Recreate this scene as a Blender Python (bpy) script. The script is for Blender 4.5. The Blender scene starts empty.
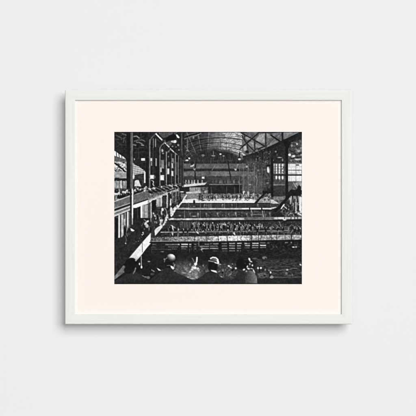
import bpy, bmesh, math
import numpy as np

# ------------------------------------------------------------------ units
U = 0.00175                     # metres per photograph pixel on the wall
D = 2.40                        # camera distance from the wall
CX, CY = 208.0, 208.0           # optical axis, in photograph pixels
SC = bpy.context.scene


def lin(v):
    v = np.asarray(v, dtype=np.float64) / 255.0
    return np.where(v <= 0.04045, v / 12.92, ((v + 0.055) / 1.055) ** 2.4)


# ------------------------------------------------------------------ camera
cam_d = bpy.data.cameras.new("camera")
cam = bpy.data.objects.new("camera", cam_d)
SC.collection.objects.link(cam)
cam.location = (0.0, -D, 0.0)
cam.rotation_euler = (math.radians(90), 0, 0)
cam_d.sensor_fit = 'HORIZONTAL'
cam_d.sensor_width = 36.0
cam_d.lens = 36.0 * D / (416 * U)
cam_d.clip_start = 0.05
cam_d.clip_end = 400.0
SC.camera = cam

# ------------------------------------------------------------------ world
world = bpy.data.worlds.new("World")
SC.world = world
world.use_nodes = True
bg = world.node_tree.nodes["Background"]
bg.inputs[0].default_value = (1.0, 1.0, 1.0, 1)
bg.inputs[1].default_value = 0.07

# ------------------------------------------------------------------ lamps


def softbox(name, x, z, dist, sx, sz, power):
    l = bpy.data.lights.new(name, 'AREA')
    l.shape = 'RECTANGLE'
    l.size, l.size_y = sx, sz
    l.energy = power
    o = bpy.data.objects.new(name, l)
    o.location = (x, -dist, z)
    o.rotation_euler = (math.radians(90), 0, 0)   # faces the wall (+Y)
    SC.collection.objects.link(o)
    return o


LD = 40.0
softbox("key_softbox", 0.60 * LD, 0.57 * LD, LD, 1.00 * LD, 1.00 * LD, 33500)
softbox("front_softbox", 0.0, 0.0, LD, 0.16 * LD, 0.16 * LD, 4800)

SC.view_settings.view_transform = 'Standard'
SC.view_settings.look = 'None'
SC.view_settings.exposure = 0.0
SC.view_settings.gamma = 1.0
E = 1.15                        # light level the base colours are set for

# ------------------------------------------------------------------ materials


def new_mat(name):
    m = bpy.data.materials.new(name)
    m.use_nodes = True
    nt = m.node_tree
    b = nt.nodes["Principled BSDF"]
    return m, nt, b


def mat_wall():
    m, nt, b = new_mat("wall_paint")
    c = lin([238.3, 238.3, 238.3]) / E
    b.inputs["Base Color"].default_value = (*c, 1)
    b.inputs["Roughness"].default_value = 0.9
    b.inputs["Specular IOR Level"].default_value = 0.1
    tc = nt.nodes.new("ShaderNodeTexCoord")
    n = nt.nodes.new("ShaderNodeTexNoise")
    n.inputs["Scale"].default_value = 260.0
    n.inputs["Detail"].default_value = 3.0
    bp = nt.nodes.new("ShaderNodeBump")
    bp.inputs["Strength"].default_value = 0.015
    bp.inputs["Distance"].default_value = 0.0006
    nt.links.new(tc.outputs["Object"], n.inputs["Vector"])
    nt.links.new(n.outputs["Fac"], bp.inputs["Height"])
    nt.links.new(bp.outputs["Normal"], b.inputs["Normal"])
    return m


def mat_frame():
    m, nt, b = new_mat("white_painted_wood")
    tc = nt.nodes.new("ShaderNodeTexCoord")
    oi = nt.nodes.new("ShaderNodeObjectInfo")
    add = nt.nodes.new("ShaderNodeVectorMath")
    add.operation = 'ADD'
    sc = nt.nodes.new("ShaderNodeVectorMath")
    sc.operation = 'SCALE'
    sc.inputs["Scale"].default_value = 7.0
    cmb = nt.nodes.new("ShaderNodeCombineXYZ")
    for k in "XYZ":
        nt.links.new(oi.outputs["Random"], cmb.inputs[k])
    nt.links.new(cmb.outputs[0], sc.inputs[0])
    nt.links.new(tc.outputs["Object"], add.inputs[0])
    nt.links.new(sc.outputs[0], add.inputs[1])
    mp = nt.nodes.new("ShaderNodeMapping")
    mp.inputs["Scale"].default_value = (9.0, 420.0, 420.0)   # grain along the rail
    nt.links.new(add.outputs[0], mp.inputs["Vector"])
    n = nt.nodes.new("ShaderNodeTexNoise")
    n.inputs["Scale"].default_value = 1.0
    n.inputs["Detail"].default_value = 4.0
    n.inputs["Roughness"].default_value = 0.6
    nt.links.new(mp.outputs[0], n.inputs["Vector"])
    r = nt.nodes.new("ShaderNodeValToRGB")
    r.color_ramp.elements[0].position = 0.3
    r.color_ramp.elements[1].position = 0.7
    c0 = lin([233.2, 233.6, 230.2]) / E
    c1 = lin([239.2, 239.4, 236.6]) / E
    r.color_ramp.elements[0].color = (*c0, 1)
    r.color_ramp.elements[1].color = (*c1, 1)
    nt.links.new(n.outputs["Fac"], r.inputs["Fac"])
    nt.links.new(r.outputs["Color"], b.inputs["Base Color"])
    b.inputs["Roughness"].default_value = 0.55
    b.inputs["Specular IOR Level"].default_value = 0.2
    bp = nt.nodes.new("ShaderNodeBump")
    bp.inputs["Strength"].default_value = 0.12
    bp.inputs["Distance"].default_value = 0.0004
    nt.links.new(n.outputs["Fac"], bp.inputs["Height"])
    nt.links.new(bp.outputs["Normal"], b.inputs["Normal"])
    return m


def mat_board():
    m, nt, b = new_mat("cream_mat_board")
    tc = nt.nodes.new("ShaderNodeTexCoord")
    n = nt.nodes.new("ShaderNodeTexNoise")
    n.inputs["Scale"].default_value = 900.0
    n.inputs["Detail"].default_value = 2.0
    nt.links.new(tc.outputs["Object"], n.inputs["Vector"])
    c = lin([254.0, 244.5, 238.5]) / E
    b.inputs["Base Color"].default_value = (*c, 1)
    b.inputs["Roughness"].default_value = 0.9
    b.inputs["Specular IOR Level"].default_value = 0.1
    bp = nt.nodes.new("ShaderNodeBump")
    bp.inputs["Strength"].default_value = 0.03
    bp.inputs["Distance"].default_value = 0.0002
    nt.links.new(n.outputs["Fac"], bp.inputs["Height"])
    nt.links.new(bp.outputs["Normal"], b.inputs["Normal"])
    return m


def mat_print():
    m, nt, b = new_mat("black_and_white_ink")
    a = nt.nodes.new("ShaderNodeAttribute")
    a.attribute_name = "ink"
    nt.links.new(a.outputs["Color"], b.inputs["Base Color"])
    b.inputs["Roughness"].default_value = 0.75
    b.inputs["Specular IOR Level"].default_value = 0.05
    return m


def mat_back():
    m, nt, b = new_mat("brown_backing_board")
    n = nt.nodes.new("ShaderNodeTexNoise")
    n.inputs["Scale"].default_value = 60.0
    r = nt.nodes.new("ShaderNodeValToRGB")
    r.color_ramp.elements[0].color = (0.060, 0.045, 0.035, 1)
    r.color_ramp.elements[1].color = (0.095, 0.075, 0.060, 1)
    nt.links.new(n.outputs["Fac"], r.inputs["Fac"])
    nt.links.new(r.outputs["Color"], b.inputs["Base Color"])
    b.inputs["Roughness"].default_value = 0.9
    return m


# ------------------------------------------------------------------ helpers
def link(name, me, parent=None, mats=()):
    o = bpy.data.objects.new(name, me)
    SC.collection.objects.link(o)
    for m in mats:
        me.materials.append(m)
    if parent:
        o.parent = parent
    return o


def box_mesh(name, x0, x1, y0, y1, z0, z1):
    bm = bmesh.new()
    bmesh.ops.create_cube(bm, size=1.0)
    for v in bm.verts:
        v.co.x = x0 if v.co.x < 0 else x1
        v.co.y = y0 if v.co.y < 0 else y1
        v.co.z = z0 if v.co.z < 0 else z1
    bmesh.ops.recalc_face_normals(bm, faces=bm.faces)
    me = bpy.data.meshes.new(name)
    bm.to_mesh(me)
    bm.free()
    return me


# ------------------------------------------------------------------ the wall
wall = link("wall", box_mesh("wall", -3.0, 3.0, 0.0, 0.12, -1.6, 1.6), None, [mat_wall()])
wall["kind"] = "structure"
wall["label"] = "plain light grey wall behind the framed picture"
wall["category"] = "wall"

# ------------------------------------------------------------------ framed picture
DEP = 0.0245                    # depth of the frame off the wall
LIP = 0.0031                    # front of the frame down to the mat
MATY = DEP - LIP


def size_at(px, depth):         # photo pixels -> metres for a plane in front of the wall
    return px * U * (D - depth) / D


OW, OH = size_at(351.7 - 65.0, DEP), size_at(324.3 - 90.1, DEP)
RAIL = size_at(10.1, DEP)
fx = size_at((351.7 + 65.0) / 2 - CX, DEP)
fz = size_at(CY - (324.3 + 90.1) / 2, DEP)

pic = bpy.data.objects.new("framed_photograph", None)
pic.empty_display_size = 0.1
SC.collection.objects.link(pic)
pic.location = (fx, 0.0, fz)
pic["label"] = "white wooden frame with cream mat and black and white photograph, hung on grey wall"
pic["category"] = "picture frame"

M_FRAME = mat_frame()
M_BACK = mat_back()  # backing board colour, also on the rail backs to absorb bounced light


def rail_mesh(length):
    """Mitred frame rail: x along the rail, z inward (0 = outer edge), -y out of the wall."""
    w, d = RAIL, DEP
    r = 0.0016
    prof = [(0.0095, 0.0010), (0.0095, 0.0085), (0.0, d - 0.0032), (0.0, d - r)]   # outer side under-cut so it throws no bounced light on the wall
    for k in range(1, 5):
        a = math.radians(90 * k / 5)
        prof.append((r - r * math.cos(a), d - r + r * math.sin(a)))
    prof.append((r, d))
    prof += [(w * 0.42, d + 0.00018), (w - 0.0007, d)]
    prof += [(w - 0.0002, d - 0.0002), (w, d - 0.0007), (w - 0.0019, MATY + 0.0003),  # inner lip shaped to slope back, so it bounces no glow on the mat
             (w * 0.62, MATY + 0.0003), (w * 0.62, 0.0010)]
    gap = 0.00002
    bm = bmesh.new()
    rows = []
    for s in (-1, 1):
        row = []
        for (a, h) in prof:
            row.append(bm.verts.new((s * (length / 2 - a - gap), -h, a)))
        rows.append(row)
    n = len(prof)
    for i in range(n):
        j = (i + 1) % n
        f = bm.faces.new((rows[0][i], rows[0][j], rows[1][j], rows[1][i]))
        f.material_index = 1 if (i <= 1 or i >= n - 2) else 0      # unseen back faces darkened to keep bounced light off the wall
    bm.faces.new(rows[0][::-1])
    bm.faces.new(rows[1])
    bmesh.ops.recalc_face_normals(bm, faces=bm.faces)
    me = bpy.data.meshes.new("frame_rail")
    bm.to_mesh(me)
    bm.free()
    return me


me_h, me_v = rail_mesh(OW), rail_mesh(OH)
for me, loc, ang in ((me_h, (0, 0, OH / 2), 180), (me_h, (0, 0, -OH / 2), 0),
                     (me_v, (-OW / 2, 0, 0), 90), (me_v, (OW / 2, 0, 0), -90)):
    o = link("frame_rail", me, pic, [] if me.materials else [M_FRAME, M_BACK])
    o.location = loc
    o.rotation_euler = (0, math.radians(ang), 0)

iw, ih = OW - 1.3 * RAIL, OH - 1.3 * RAIL
link("mat_board", box_mesh("mat_board", -iw / 2, iw / 2, -MATY, -MATY + 0.0016, -ih / 2, ih / 2), pic, [mat_board()])
link("backing_board", box_mesh("backing_board", -iw / 2, iw / 2, -MATY + 0.0017, -MATY + 0.0050,
                               -ih / 2, ih / 2), pic, [M_BACK])

# ------------------------------------------------------------------ the printed photograph
# Ink densities are drawn on a fine grid in the print's own plane (units: 0..188 x 0..152).
PX0, PY0, PX1, PY1 = 114.35, 131.85, 301.95, 284.1
S = 3.6
NX, NY = int(round((PX1 - PX0) * S)) + 1, int(round((PY1 - PY0) * S)) + 1
gx = np.linspace(PX0, PX1, NX)
gy = np.linspace(PY0, PY1, NY)
IMG = np.full((NY, NX), 40.0)
rng = np.random.default_rng(7)
PXS = 1.0 / S


def win(x0, x1, y0, y1):
    i0, i1 = np.searchsorted(gx, x0), np.searchsorted(gx, x1, side='right')
    j0, j1 = np.searchsorted(gy, y0), np.searchsorted(gy, y1, side='right')
    if i1 <= i0 or j1 <= j0:
        return None
    X, Y = np.meshgrid(gx[i0:i1], gy[j0:j1])
    return slice(j0, j1), slice(i0, i1), X, Y


def put(w, cov, v):
    sub = IMG[w[0], w[1]]
    if callable(v):
        v = v(w[2], w[3])
    IMG[w[0], w[1]] = sub + (v - sub) * np.clip(cov, 0, 1)


def vnoise(X, Y, sx, sy, seed):
    """smooth value noise in 0..1"""
    a = X / sx + seed * 17.31
    b = Y / sy + seed * 9.77
    ia, ib = np.floor(a).astype(np.int64), np.floor(b).astype(np.int64)
    fa, fb = a - ia, b - ib
    fa, fb = fa * fa * (3 - 2 * fa), fb * fb * (3 - 2 * fb)

    def h(i, j):
        q = np.sin(i * 127.1 + j * 311.7 + seed * 74.7) * 43758.5453
        return q - np.floor(q)
    return ((h(ia, ib) * (1 - fa) + h(ia + 1, ib) * fa) * (1 - fb)
            + (h(ia, ib + 1) * (1 - fa) + h(ia + 1, ib + 1) * fa) * fb)


def tex(v, amp, sx=1.0, sy=1.0, seed=1):
    def f(X, Y):
        if abs(sx - sy) < 0.75:
            X, Y = X * .84 + Y * .54, Y * .84 - X * .54
        return v + amp * (2 * (0.65 * vnoise(X, Y, sx, sy, seed) + 0.35 * vnoise(X, Y, sx * 0.45, sy * 0.45, seed + 5)) - 1)
    return f


def poly(pts, v, a=1.0, soft=0.35):
    p = np.array(pts, float)
    w = win(p[:, 0].min() - 1, p[:, 0].max() + 1, p[:, 1].min() - 1, p[:, 1].max() + 1)
    if w is None:
        return
    X, Y = w[2], w[3]
    ins = np.zeros(X.shape, bool)
    dist = np.full(X.shape, 1e9)
    n = len(p)
    for i in range(n):
        (x1, y1), (x2, y2) = p[i], p[(i + 1) % n]
        c = ((y1 > Y) != (y2 > Y))
        xi = (x2 - x1) * (Y - y1) / ((y2 - y1) if y2 != y1 else 1e-9) + x1
        ins ^= c & (X < xi)
        dx, dy = x2 - x1, y2 - y1
        t = np.clip(((X - x1) * dx + (Y - y1) * dy) / (dx * dx + dy * dy + 1e-12), 0, 1)
        dist = np.minimum(dist, np.hypot(X - x1 - t * dx, Y - y1 - t * dy))
    sd = np.where(ins, -dist, dist)
    put(w, a * (0.5 - sd / (2 * soft)), v)


def rect(x0, y0, x1, y1, v, a=1.0, soft=0.3):
    poly([(x0, y0), (x1, y0), (x1, y1), (x0, y1)], v, a, soft)


def line(pts, wd, v, a=1.0, soft=0.3):
    p = np.array(pts, float)
    r = wd / 2 + 1
    w = win(p[:, 0].min() - r, p[:, 0].max() + r, p[:, 1].min() - r, p[:, 1].max() + r)
    if w is None:
        return
    X, Y = w[2], w[3]
    dist = np.full(X.shape, 1e9)
    for (x1, y1), (x2, y2) in zip(p[:-1], p[1:]):
        dx, dy = x2 - x1, y2 - y1
        t = np.clip(((X - x1) * dx + (Y - y1) * dy) / (dx * dx + dy * dy + 1e-12), 0, 1)
        dist = np.minimum(dist, np.hypot(X - x1 - t * dx, Y - y1 - t * dy))
    put(w, a * (0.5 - (dist - wd / 2) / (2 * soft)), v)


def ell(cx, cy, rx, ry, v, a=1.0, ang=0.0, soft=0.35):
    m = max(rx, ry) + 1 + soft
    w = win(cx - m, cx + m, cy - m, cy + m)
    if w is None:
        return
    c, s = math.cos(math.radians(ang)), math.sin(math.radians(ang))
    dx, dy = w[2] - cx, w[3] - cy
    u, q = (dx * c + dy * s) / rx, (-dx * s + dy * c) / ry
    k = np.hypot(u, q)
    put(w, a * (0.5 - (k - 1) * min(rx, ry) / (2 * soft)), v)


def glow(cx, cy, rx, ry, v, a=1.0):
    w = win(cx - 2.5 * rx, cx + 2.5 * rx, cy - 2.5 * ry, cy + 2.5 * ry)
    if w is None:
        return
    put(w, a * np.exp(-(((w[2] - cx) / rx) ** 2 + ((w[3] - cy) / ry) ** 2)), v)


def arc(cx, cy, rx, ry, a0, a1, wd, v, a=1.0):
    t = np.radians(np.linspace(a0, a1, 18))
    line([(cx + rx * math.cos(k), cy + ry * math.sin(k)) for k in t], wd, v, a)


def specks(x0, y0, x1, y1, n, v0, v1, r0=0.3, r1=0.8, a=0.8, seed=1, clip=None):
    q = np.random.default_rng(seed)
    for _ in range(n):
        x, y = q.uniform(x0, x1), q.uniform(y0, y1)
        if clip is not None and not clip(x, y):
            continue
        ell(x, y, q.uniform(r0, r1), q.uniform(r0, r1), q.uniform(v0, v1), a * q.uniform(.5, 1), q.uniform(0, 180))


def figure(x, y, h, v, seed=0, vhead=None):
    """a small standing bather, feet at (x, y); v below 60 is a dark bathing suit with pale limbs"""
    q = np.random.default_rng(seed)
    k = h / 9.0
    lean = q.uniform(-1.0, 1.0) * k
    hip = (x + lean * .4, y - 4.3 * k)
    sh = (x + lean, y - 7.2 * k)
    dark = v < 60
    skin = q.uniform(95, 165) if dark else v
    for s in (-1, 1):
        kn = (x + s * q.uniform(.3, .9) * k, y - 2.2 * k)
        line([hip, kn], .85 * k, v if dark else skin * .8, .9, .25)
        line([kn, (x + s * q.uniform(.3, 1.3) * k, y)], .55 * k, skin * (1 if s > 0 else .55), .85, .25)
    poly([(sh[0] - 1.0 * k, sh[1]), (sh[0] + 1.0 * k, sh[1] + .1 * k), (hip[0] + .75 * k, hip[1] + .5 * k), (hip[0] - .75 * k, hip[1] + .5 * k)], v, .95, .25)
    for s in (-1, 1):
        e = (sh[0] + s * q.uniform(1.1, 1.9) * k, sh[1] + q.uniform(.4, 2.0) * k)
        line([(sh[0] + s * .9 * k, sh[1] + .2 * k), e, (e[0] - s * q.uniform(-.5, 1.2) * k, e[1] + q.uniform(-1.6, 1.8) * k)], .5 * k, skin * (1.1 if s > 0 else .7), .85, .22)
    ell(sh[0] + lean * .25, sh[1] - 1.0 * k, .62 * k, .8 * k, skin if vhead is None else vhead, .9, 0, .25)
    ell(sh[0] + lean * .25 - .1 * k, sh[1] - 1.4 * k, .6 * k, .5 * k, 30, .8, 0, .25)


def spectator(x, y, h, seed):
    """a seated onlooker behind a rail, head and shoulders"""
    q = np.random.default_rng(seed)
    k = h / 4.0
    coat = q.choice([26, 30, 36, 60, 150, 195], p=[.3, .25, .15, .1, .12, .08])
    poly([(x - 1.3 * k, y), (x - 1.0 * k, y - 1.7 * k), (x - .3 * k, y - 2.2 * k), (x + .4 * k, y - 2.2 * k), (x + 1.0 * k, y - 1.6 * k), (x + 1.3 * k, y)], coat, .92, .25)
    ell(x, y - 2.9 * k, .6 * k, .75 * k, q.uniform(130, 205), .9, 0, .22)
    hat = q.choice([28, 34, 215])
    ell(x - .1 * k, y - 3.4 * k, .75 * k, .5 * k, hat, .92, 0, .22)
    line([(x - .95 * k, y - 3.15 * k), (x + .8 * k, y - 3.1 * k)], .3 * k, hat, .8, .2)
    if coat < 60:
        ell(x + .25 * k, y - 1.7 * k, .2 * k, .4 * k, 190, .8, 0, .2)


def draw_print():
    T = tex
    # ---------- upper dark hall, roof
    rect(114, 131, 303, 285, T(42, 9, 1.6, 1.6, 3))
    # central vault
    poly([(178, 131), (262, 131), (300, 131), (262, 150), (244, 158), (225, 162), (184, 162), (180, 150)],
         T(60, 16, 2.2, 1.2, 4))
    poly([(180, 131), (214, 131), (212, 162), (186, 162), (182, 146)], T(56, 14, 3.0, 1.0, 6))
    rect(180.6, 133.6, 182.2, 152, T(92, 22, .8, 1.5, 2), .9)
    line([(183.6, 132), (184, 162)], 1.0, 36, .8)
    # the glazed vault in true perspective: each point of the print is traced back on to the barrel roof
    def vault(X, Y):
        dx, dy = X - 206.0, 177.0 - Y
        a_, b_, c_ = dx * dx / 1089 + dy * dy / 144, 11 * dx / 1089 + 18 * dy / 144, 1.361
        t = (b_ + np.sqrt(np.maximum(b_ * b_ - a_ * c_, 0))) / np.maximum(a_, 1e-6)     # distance along the hall
        th = np.degrees(np.arctan2((dy * t - 18) / 12, (dx * t - 11) / 33))             # angle round the arch
        side = np.clip((118 - th) / 50, 0, 1)
        side = side * side * (3 - 2 * side)
        px = np.floor(t / .028) * 7.0
        py = np.floor(th / 4.5) * 3.0
        pane = vnoise(px * .37, py * .41, 1, 1, 501)
        v = 60 + 134 * side + (26 + 46 * side) * (pane - .5) + 18 * (vnoise(X, Y, 2.4, 1.2, 502) - .5)
        v = v - 30 * side * (1 - np.clip((t - .45) / .2, 0, 1)) * np.clip((th - 75) / 30, 0, 1)

        def bars(q_, p_, w_):
            f = np.abs((q_ / p_) % 1.0 - .5) * 2
            return np.clip((f - (1 - w_)) / (w_ * .6), 0, 1)
        pur = bars(th + 2, 13.5, .16)
        v = v * (1 - .30 * pur * side) + 44 * pur * (1 - side)
        v = v * (1 - .24 * bars(th, 4.5, .22) * side)
        v = v * (1 - .26 * bars(t, .028, .24) * side)
        rib = bars(t + .02, .112, .20)
        v = v * (1 - .66 * rib) + 36 * .0
        rl = bars(t + .035, .112, .12)
        v = v + 20 * rl * (1 - side * .4)
        # lattice web of each truss
        u = (t + .02) / .112
        web = np.maximum(bars(u + th / 27, 1.0, .10), bars(u - th / 27, 1.0, .10))
        v = v * (1 - .36 * web * side) + 14 * web * (1 - side)
        return v
    poly([(184.6, 161), (184.6, 131), (262, 131), (262, 150), (246, 157.4), (240, 161)], vault, .94, .6)
    line([(184.6, 138.9), (187.5, 138.2), (192, 136.4), (197, 135.3), (201, 133.2)], .9, 122)
    ell(193.4, 137.6, 1.0, 1.3, 125)
    line([(187.5, 139), (187.4, 150.5)], 1.0, 108)
    ell(187.3, 150.6, 1.1, .6, 115)
    # tie rods and hangers
    for x in (190, 196.4, 203, 209.6, 213.4, 220.5, 226.4, 231.6):
        line([(x, 139 + abs(x - 214) * .25), (x, 163)], .4, 92 if int(x) % 2 else 40, .55)
    line([(188, 160.6), (214, 158.4), (243, 160.4)], .5, 88, .6)
    line([(188, 162.2), (214, 160.8), (243, 162)], .7, 36, .7)
    poly([(188, 157.6), (199, 150.6), (214, 147.6), (230, 150), (244, 157.6), (244, 163), (188, 163)], T(50, 14, 1.2, 1.2, 503), .55, 1.2)
    for k in range(12):
        x = 190 + k * 4.6
        line([(x, 163), (x + 2.3, 152 + abs(x - 214) * .12), (x + 4.6, 163)], .4, 82, .5)
    # right skylight: lit panels between dark cross braces
    poly([(242, 133), (258, 132.5), (266, 132.5), (274, 133), (283, 132), (300, 132), (290, 137.4), (274, 144.6), (251, 155), (247, 156), (242, 152)],
         T(104, 26, 1.6, 1.0, 31))
    poly([(244.5, 137.4), (248, 136.4), (251.5, 138.8), (247.5, 140.4)], T(150, 18, 1, 1, 32))
    poly([(247, 144.5), (251.5, 140.5), (254, 142), (254, 147), (249.5, 147.5)], T(140, 25, 1, 1, 33))
    poly([(255.5, 144.5), (258, 142), (263.2, 146.2), (256, 149)], T(145, 25, 1.2, .8, 34))
    poly([(255.8, 140.4), (259, 134.8), (264.6, 133.4), (264.6, 143.2), (261.5, 142.8), (258, 141.2)], T(158, 22, 1, 1, 35))
    poly([(243.2, 146.6), (246, 145.5), (247, 150), (244, 150.8)], T(165, 25, .8, .8, 36))
    poly([(249, 153.4), (258, 150.2), (266, 147.2), (266, 148.8), (258, 152.2), (250, 155)], T(150, 18, 1, 1, 37))
    poly([(266.8, 133.2), (271.4, 134.6), (274, 136.6), (267.2, 138.8)], T(135, 20, 1, 1, 38))
    poly([(267, 143), (274, 139.5), (278.6, 142.6), (271, 146.4), (267.5, 147.4)], T(128, 25, 1, .8, 39))
    poly([(274, 133.8), (281, 132.4), (281.2, 139.6)], T(135, 30, .7, .7, 40))
    poly([(283, 132.2), (300, 132.2), (290.5, 136.6), (283.2, 139.6)], T(140, 16, 1, 1, 41))
    for k in range(15):                                      # glazing bars
        x = 283 + k * 1.25
        line([(x, 131.8), (x - 5, 140)], .4, 80, .7) if x < 301 else None
    for k in range(7):
        line([(274 + k * 1.2, 132), (278 + k * 1.2, 140)], .45, 70, .55)
    for k in range(9):
        line([(266.8 + k * 1.3, 138 - .1 * k), (270 + k * 1.3, 146 - k * .5)], .4, 80, .5)
    for k in range(8):
        line([(243 + k * 2.6, 140 + k * .4), (250 + k * 2.6, 140 + k * 1.4)], .4, 75, .45)
    # braces
    line([(241, 132.6), (252, 138.8), (265, 146.4)], 1.2, 46)
    line([(259.5, 132), (252.5, 138.2), (243, 146.2), (240, 149)], 1.2, 46)
    line([(242, 136), (246, 142.5), (252, 149), (256, 152.4)], 1.0, 50)
    line([(254.6, 139), (254.8, 150)], 1.1, 52)
    line([(265.6, 132), (265.9, 148)], 1.1, 50)
    line([(244.6, 134.4), (244.6, 140)], .9, 55)
    line([(247.2, 144), (248.4, 153)], .9, 52)
    line([(258, 148.8), (265, 146.2)], 1.1, 48)
    line([(259, 132.2), (271, 132.4), (283, 131.4)], 1.4, 48)
    line([(265, 147.5), (274, 138.5), (281, 132)], .7, 70, .7)
    line([(271, 135.2), (276, 138.6), (281.5, 142.4)], 1.5, 40)
    line([(282.4, 131.5), (282.6, 142)], 1.6, 42)
    line([(252, 153), (257, 148), (259.5, 152)], .9, 50, .8)
    ell(247, 151.8, 1.8, 1.4, 46)
    ell(259.5, 149.2, 1.6, .7, 46)
    # great beam along the right eaves and darkness under it
    poly([(240, 162), (246, 157.2), (254, 154.4), (266, 149.4), (279, 143), (290, 137.6), (302, 132), (302, 140), (293, 142), (286, 150), (274, 162)],
         T(46, 12, 1.4, 2.2, 50))
    line([(244, 157.4), (256, 153.4), (268, 148.6), (280, 143), (291, 138), (303, 132)], 3.0, 40)
    line([(246, 156), (256, 152.2)], .6, 90, .5)
    # hanging foliage-like shadowy ironwork below the beam
    for k in range(34):
        x = 243 + k * .95
        line([(x, 158 - .3 * k), (x + rng.uniform(-1, 1), 163 + rng.uniform(0, 12))], .5, rng.choice([30, 72, 84, 62]), .6)
    rect(245, 160, 272, 190, T(66, 26, .9, 2.0, 52), .65, 1.5)
    # ---------- far end wall and galleries
    rect(183.5, 163.6, 246, 168.6, T(106, 16, 1.0, .9, 55), .95)
    rect(183.5, 168.8, 246, 171.2, T(44, 8, 2, 1, 56))
    rect(183.5, 171.3, 246, 176.2, T(112, 16, 1.1, .9, 57), .95)
    rect(211, 171.6, 229, 175.8, T(126, 14, 1.1, .9, 58), .8)
    rect(205, 171.2, 211, 177, 70, .4, 1)
    rect(183.5, 176.2, 246, 180, T(66, 16, 1.4, .8, 59))
    rect(183.5, 180, 246, 184, T(58, 20, 1.2, 1, 60))
    for i, x in enumerate(np.arange(184.5, 243, .9)):
        line([(x, 164), (x, 168.4)], .35, 86, .6)
        line([(x + .3, 171.6), (x + .3, 176)], .35, 88, .6)
    for i, x in enumerate((186.2, 188.9, 192, 194.6, 198, 202.2)):     # spectators
        ell(x, 182.6, 1.1, 1.7, 170 if i in (0, 2, 3) else 145)
        ell(x - .1, 180.7, .7, .7, 175)
        ell(x + 1.5, 181.8, .6, 1.6, 34)
    ell(186.4, 182.6, .5, .9, 60)
    for x, v in ((213, 92), (216, 84), (220, 110), (221.8, 104), (228, 108), (229.4, 96), (234, 112), (239, 115), (225, 76)):
        ell(x, 182, 1.0, 1.5, v)
        ell(x, 180.4, .6, .6, v - 8)
    line([(209.5, 184.5), (224, 184.5), (243, 184.2)], .8, 132)
    rect(207, 185.2, 245, 193.6, T(36, 8, 1.5, 2, 61))
    for x in (226.5, 211, 234.5):
        line([(x, 187), (x + .3, 193)], .9, 78, .7)
    # left near gallery ledge
    poly([(182, 186.6), (184.4, 184.6), (195, 183.6), (206.6, 182.4), (205, 184.8), (196, 185.8), (184, 187.2)], T(212, 14, 2, 1, 62))
    poly([(180.5, 187.4), (206, 185.6), (207, 188), (190, 188.2), (181, 192)], 36)
    rect(189.6, 187.4, 200.4, 191.4, T(165, 22, .9, 1.5, 63))
    for x in (191, 193, 195.4, 197.6, 199.2):
        line([(x, 187.2), (x, 191)], .5, 95, .7)
    poly([(186, 192), (194, 191.2), (202, 190.8), (201.6, 193), (194, 193.8), (186, 194)], T(196, 12, 2, 1, 64))
    rect(200.6, 187, 208, 193.6, T(92, 55, .9, .9, 65))
    ell(206.5, 190.8, 1.6, .6, 160)
    ell(205.6, 192, 1.4, .7, 190)
    rect(201.8, 176.6, 204.6, 178.6, 235)
    rect(204.6, 177, 208, 181, 50, .8)
    line([(196.2, 162), (195, 169), (195.2, 179)], 1.3, 38)
    ell(194.6, 169.2, 1.3, .8, 150, .9, -35)
    line([(193.4, 168.2), (195, 170.4)], .5, 170)
    line([(190.8, 166.2), (192.8, 165.9), (193.6, 164.8)], 1.2, 215)
    ell(192, 164, 1.2, .7, 40)
    line([(228, 161), (229.2, 170.5), (231, 179)], 1.2, 38)
    line([(234.2, 168.8), (235.6, 170.2), (237.4, 166), (238, 164.4)], .8, 150)
    ell(235.6, 169.6, 1.0, .9, 195)
    line([(212, 170.2), (214.8, 166)], .7, 130, .8)
    # lamps hanging in the vault
    for x, y, rx, ry, v in ((189.2, 158.3, .95, .85, 245), (187, 160.3, 1.35, .75, 250), (203, 155.4, 1.5, 1.2, 126), (213.4, 155.8, 1.8, .8, 140),
                            (220.5, 154.1, 1.0, .8, 228), (223.6, 156, 1.1, .9, 130), (239.5, 159.2, 1.4, 1.0, 205), (247, 166.5, 1.2, 1.1, 205)):
        ell(x, y - 1.5, rx * .9, .8, 34, .8)
        ell(x, y, rx, ry, v)
        line([(x, y - 2), (x + .2, y - 6)], .4, 84, .6)
        line([(x, y + ry + 1), (x, y + ry + 5)], .6, 95, .5)
    line([(239.7, 152.8), (239.5, 157)], 1.1, 26)
    line([(213.4, 151.5), (213.4, 155)], .8, 120)
    line([(211, 158), (210.8, 164)], .8, 96, .7)
    # grid of the far right glazing
    rect(241, 171.5, 257, 175, T(98, 16, 1, 1, 70), .7)
    rect(242, 176, 262, 193, T(84, 26, .8, 1.2, 71), .8)
    specks(242, 160, 270, 192, 90, 84, 140, .3, .8, .6, 61)
    specks(254, 150, 286, 164, 60, 84, 170, .3, .7, .7, 62)
    for x, v in ((239.6, 112), (243.4, 118), (248.6, 116), (254.4, 118), (262, 92), (258, 74), (266.2, 78)):
        line([(x, 164 + abs(x - 248) * .3), (x, 194)], .8, v, .85)
    for y, v, xe in ((175.4, 125, 257), (180.2, 96, 262), (184.3, 92, 262), (170, 84, 252)):
        line([(241, y), (xe, y)], .7, v, .8)
    for k in range(9):
        line([(241.6 + k * 2.9, 158 + (k % 3) * 2), (241.6 + k * 2.9, 193)], .45, 100 + (k * 37) % 36, .45)
    for k in range(8):
        line([(241, 166 + k * 3.4), (264, 166.4 + k * 3.4)], .4, 88 + (k * 29) % 34, .35)
    line([(256, 176), (257.4, 180), (256.4, 186)], .8, 145, .8)
    ell(268, 169.6, .9, 2.8, 245)
    ell(268.8, 171.2, .7, 1.6, 235)
    ell(268.4, 165.6, 1.6, .9, 24)
    ell(269.6, 170.4, .7, 3.2, 130, .7)
    line([(263, 178.6), (270, 178.2)], .7, 92)
    ell(267.6, 183, 1.2, .8, 120)
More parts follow.
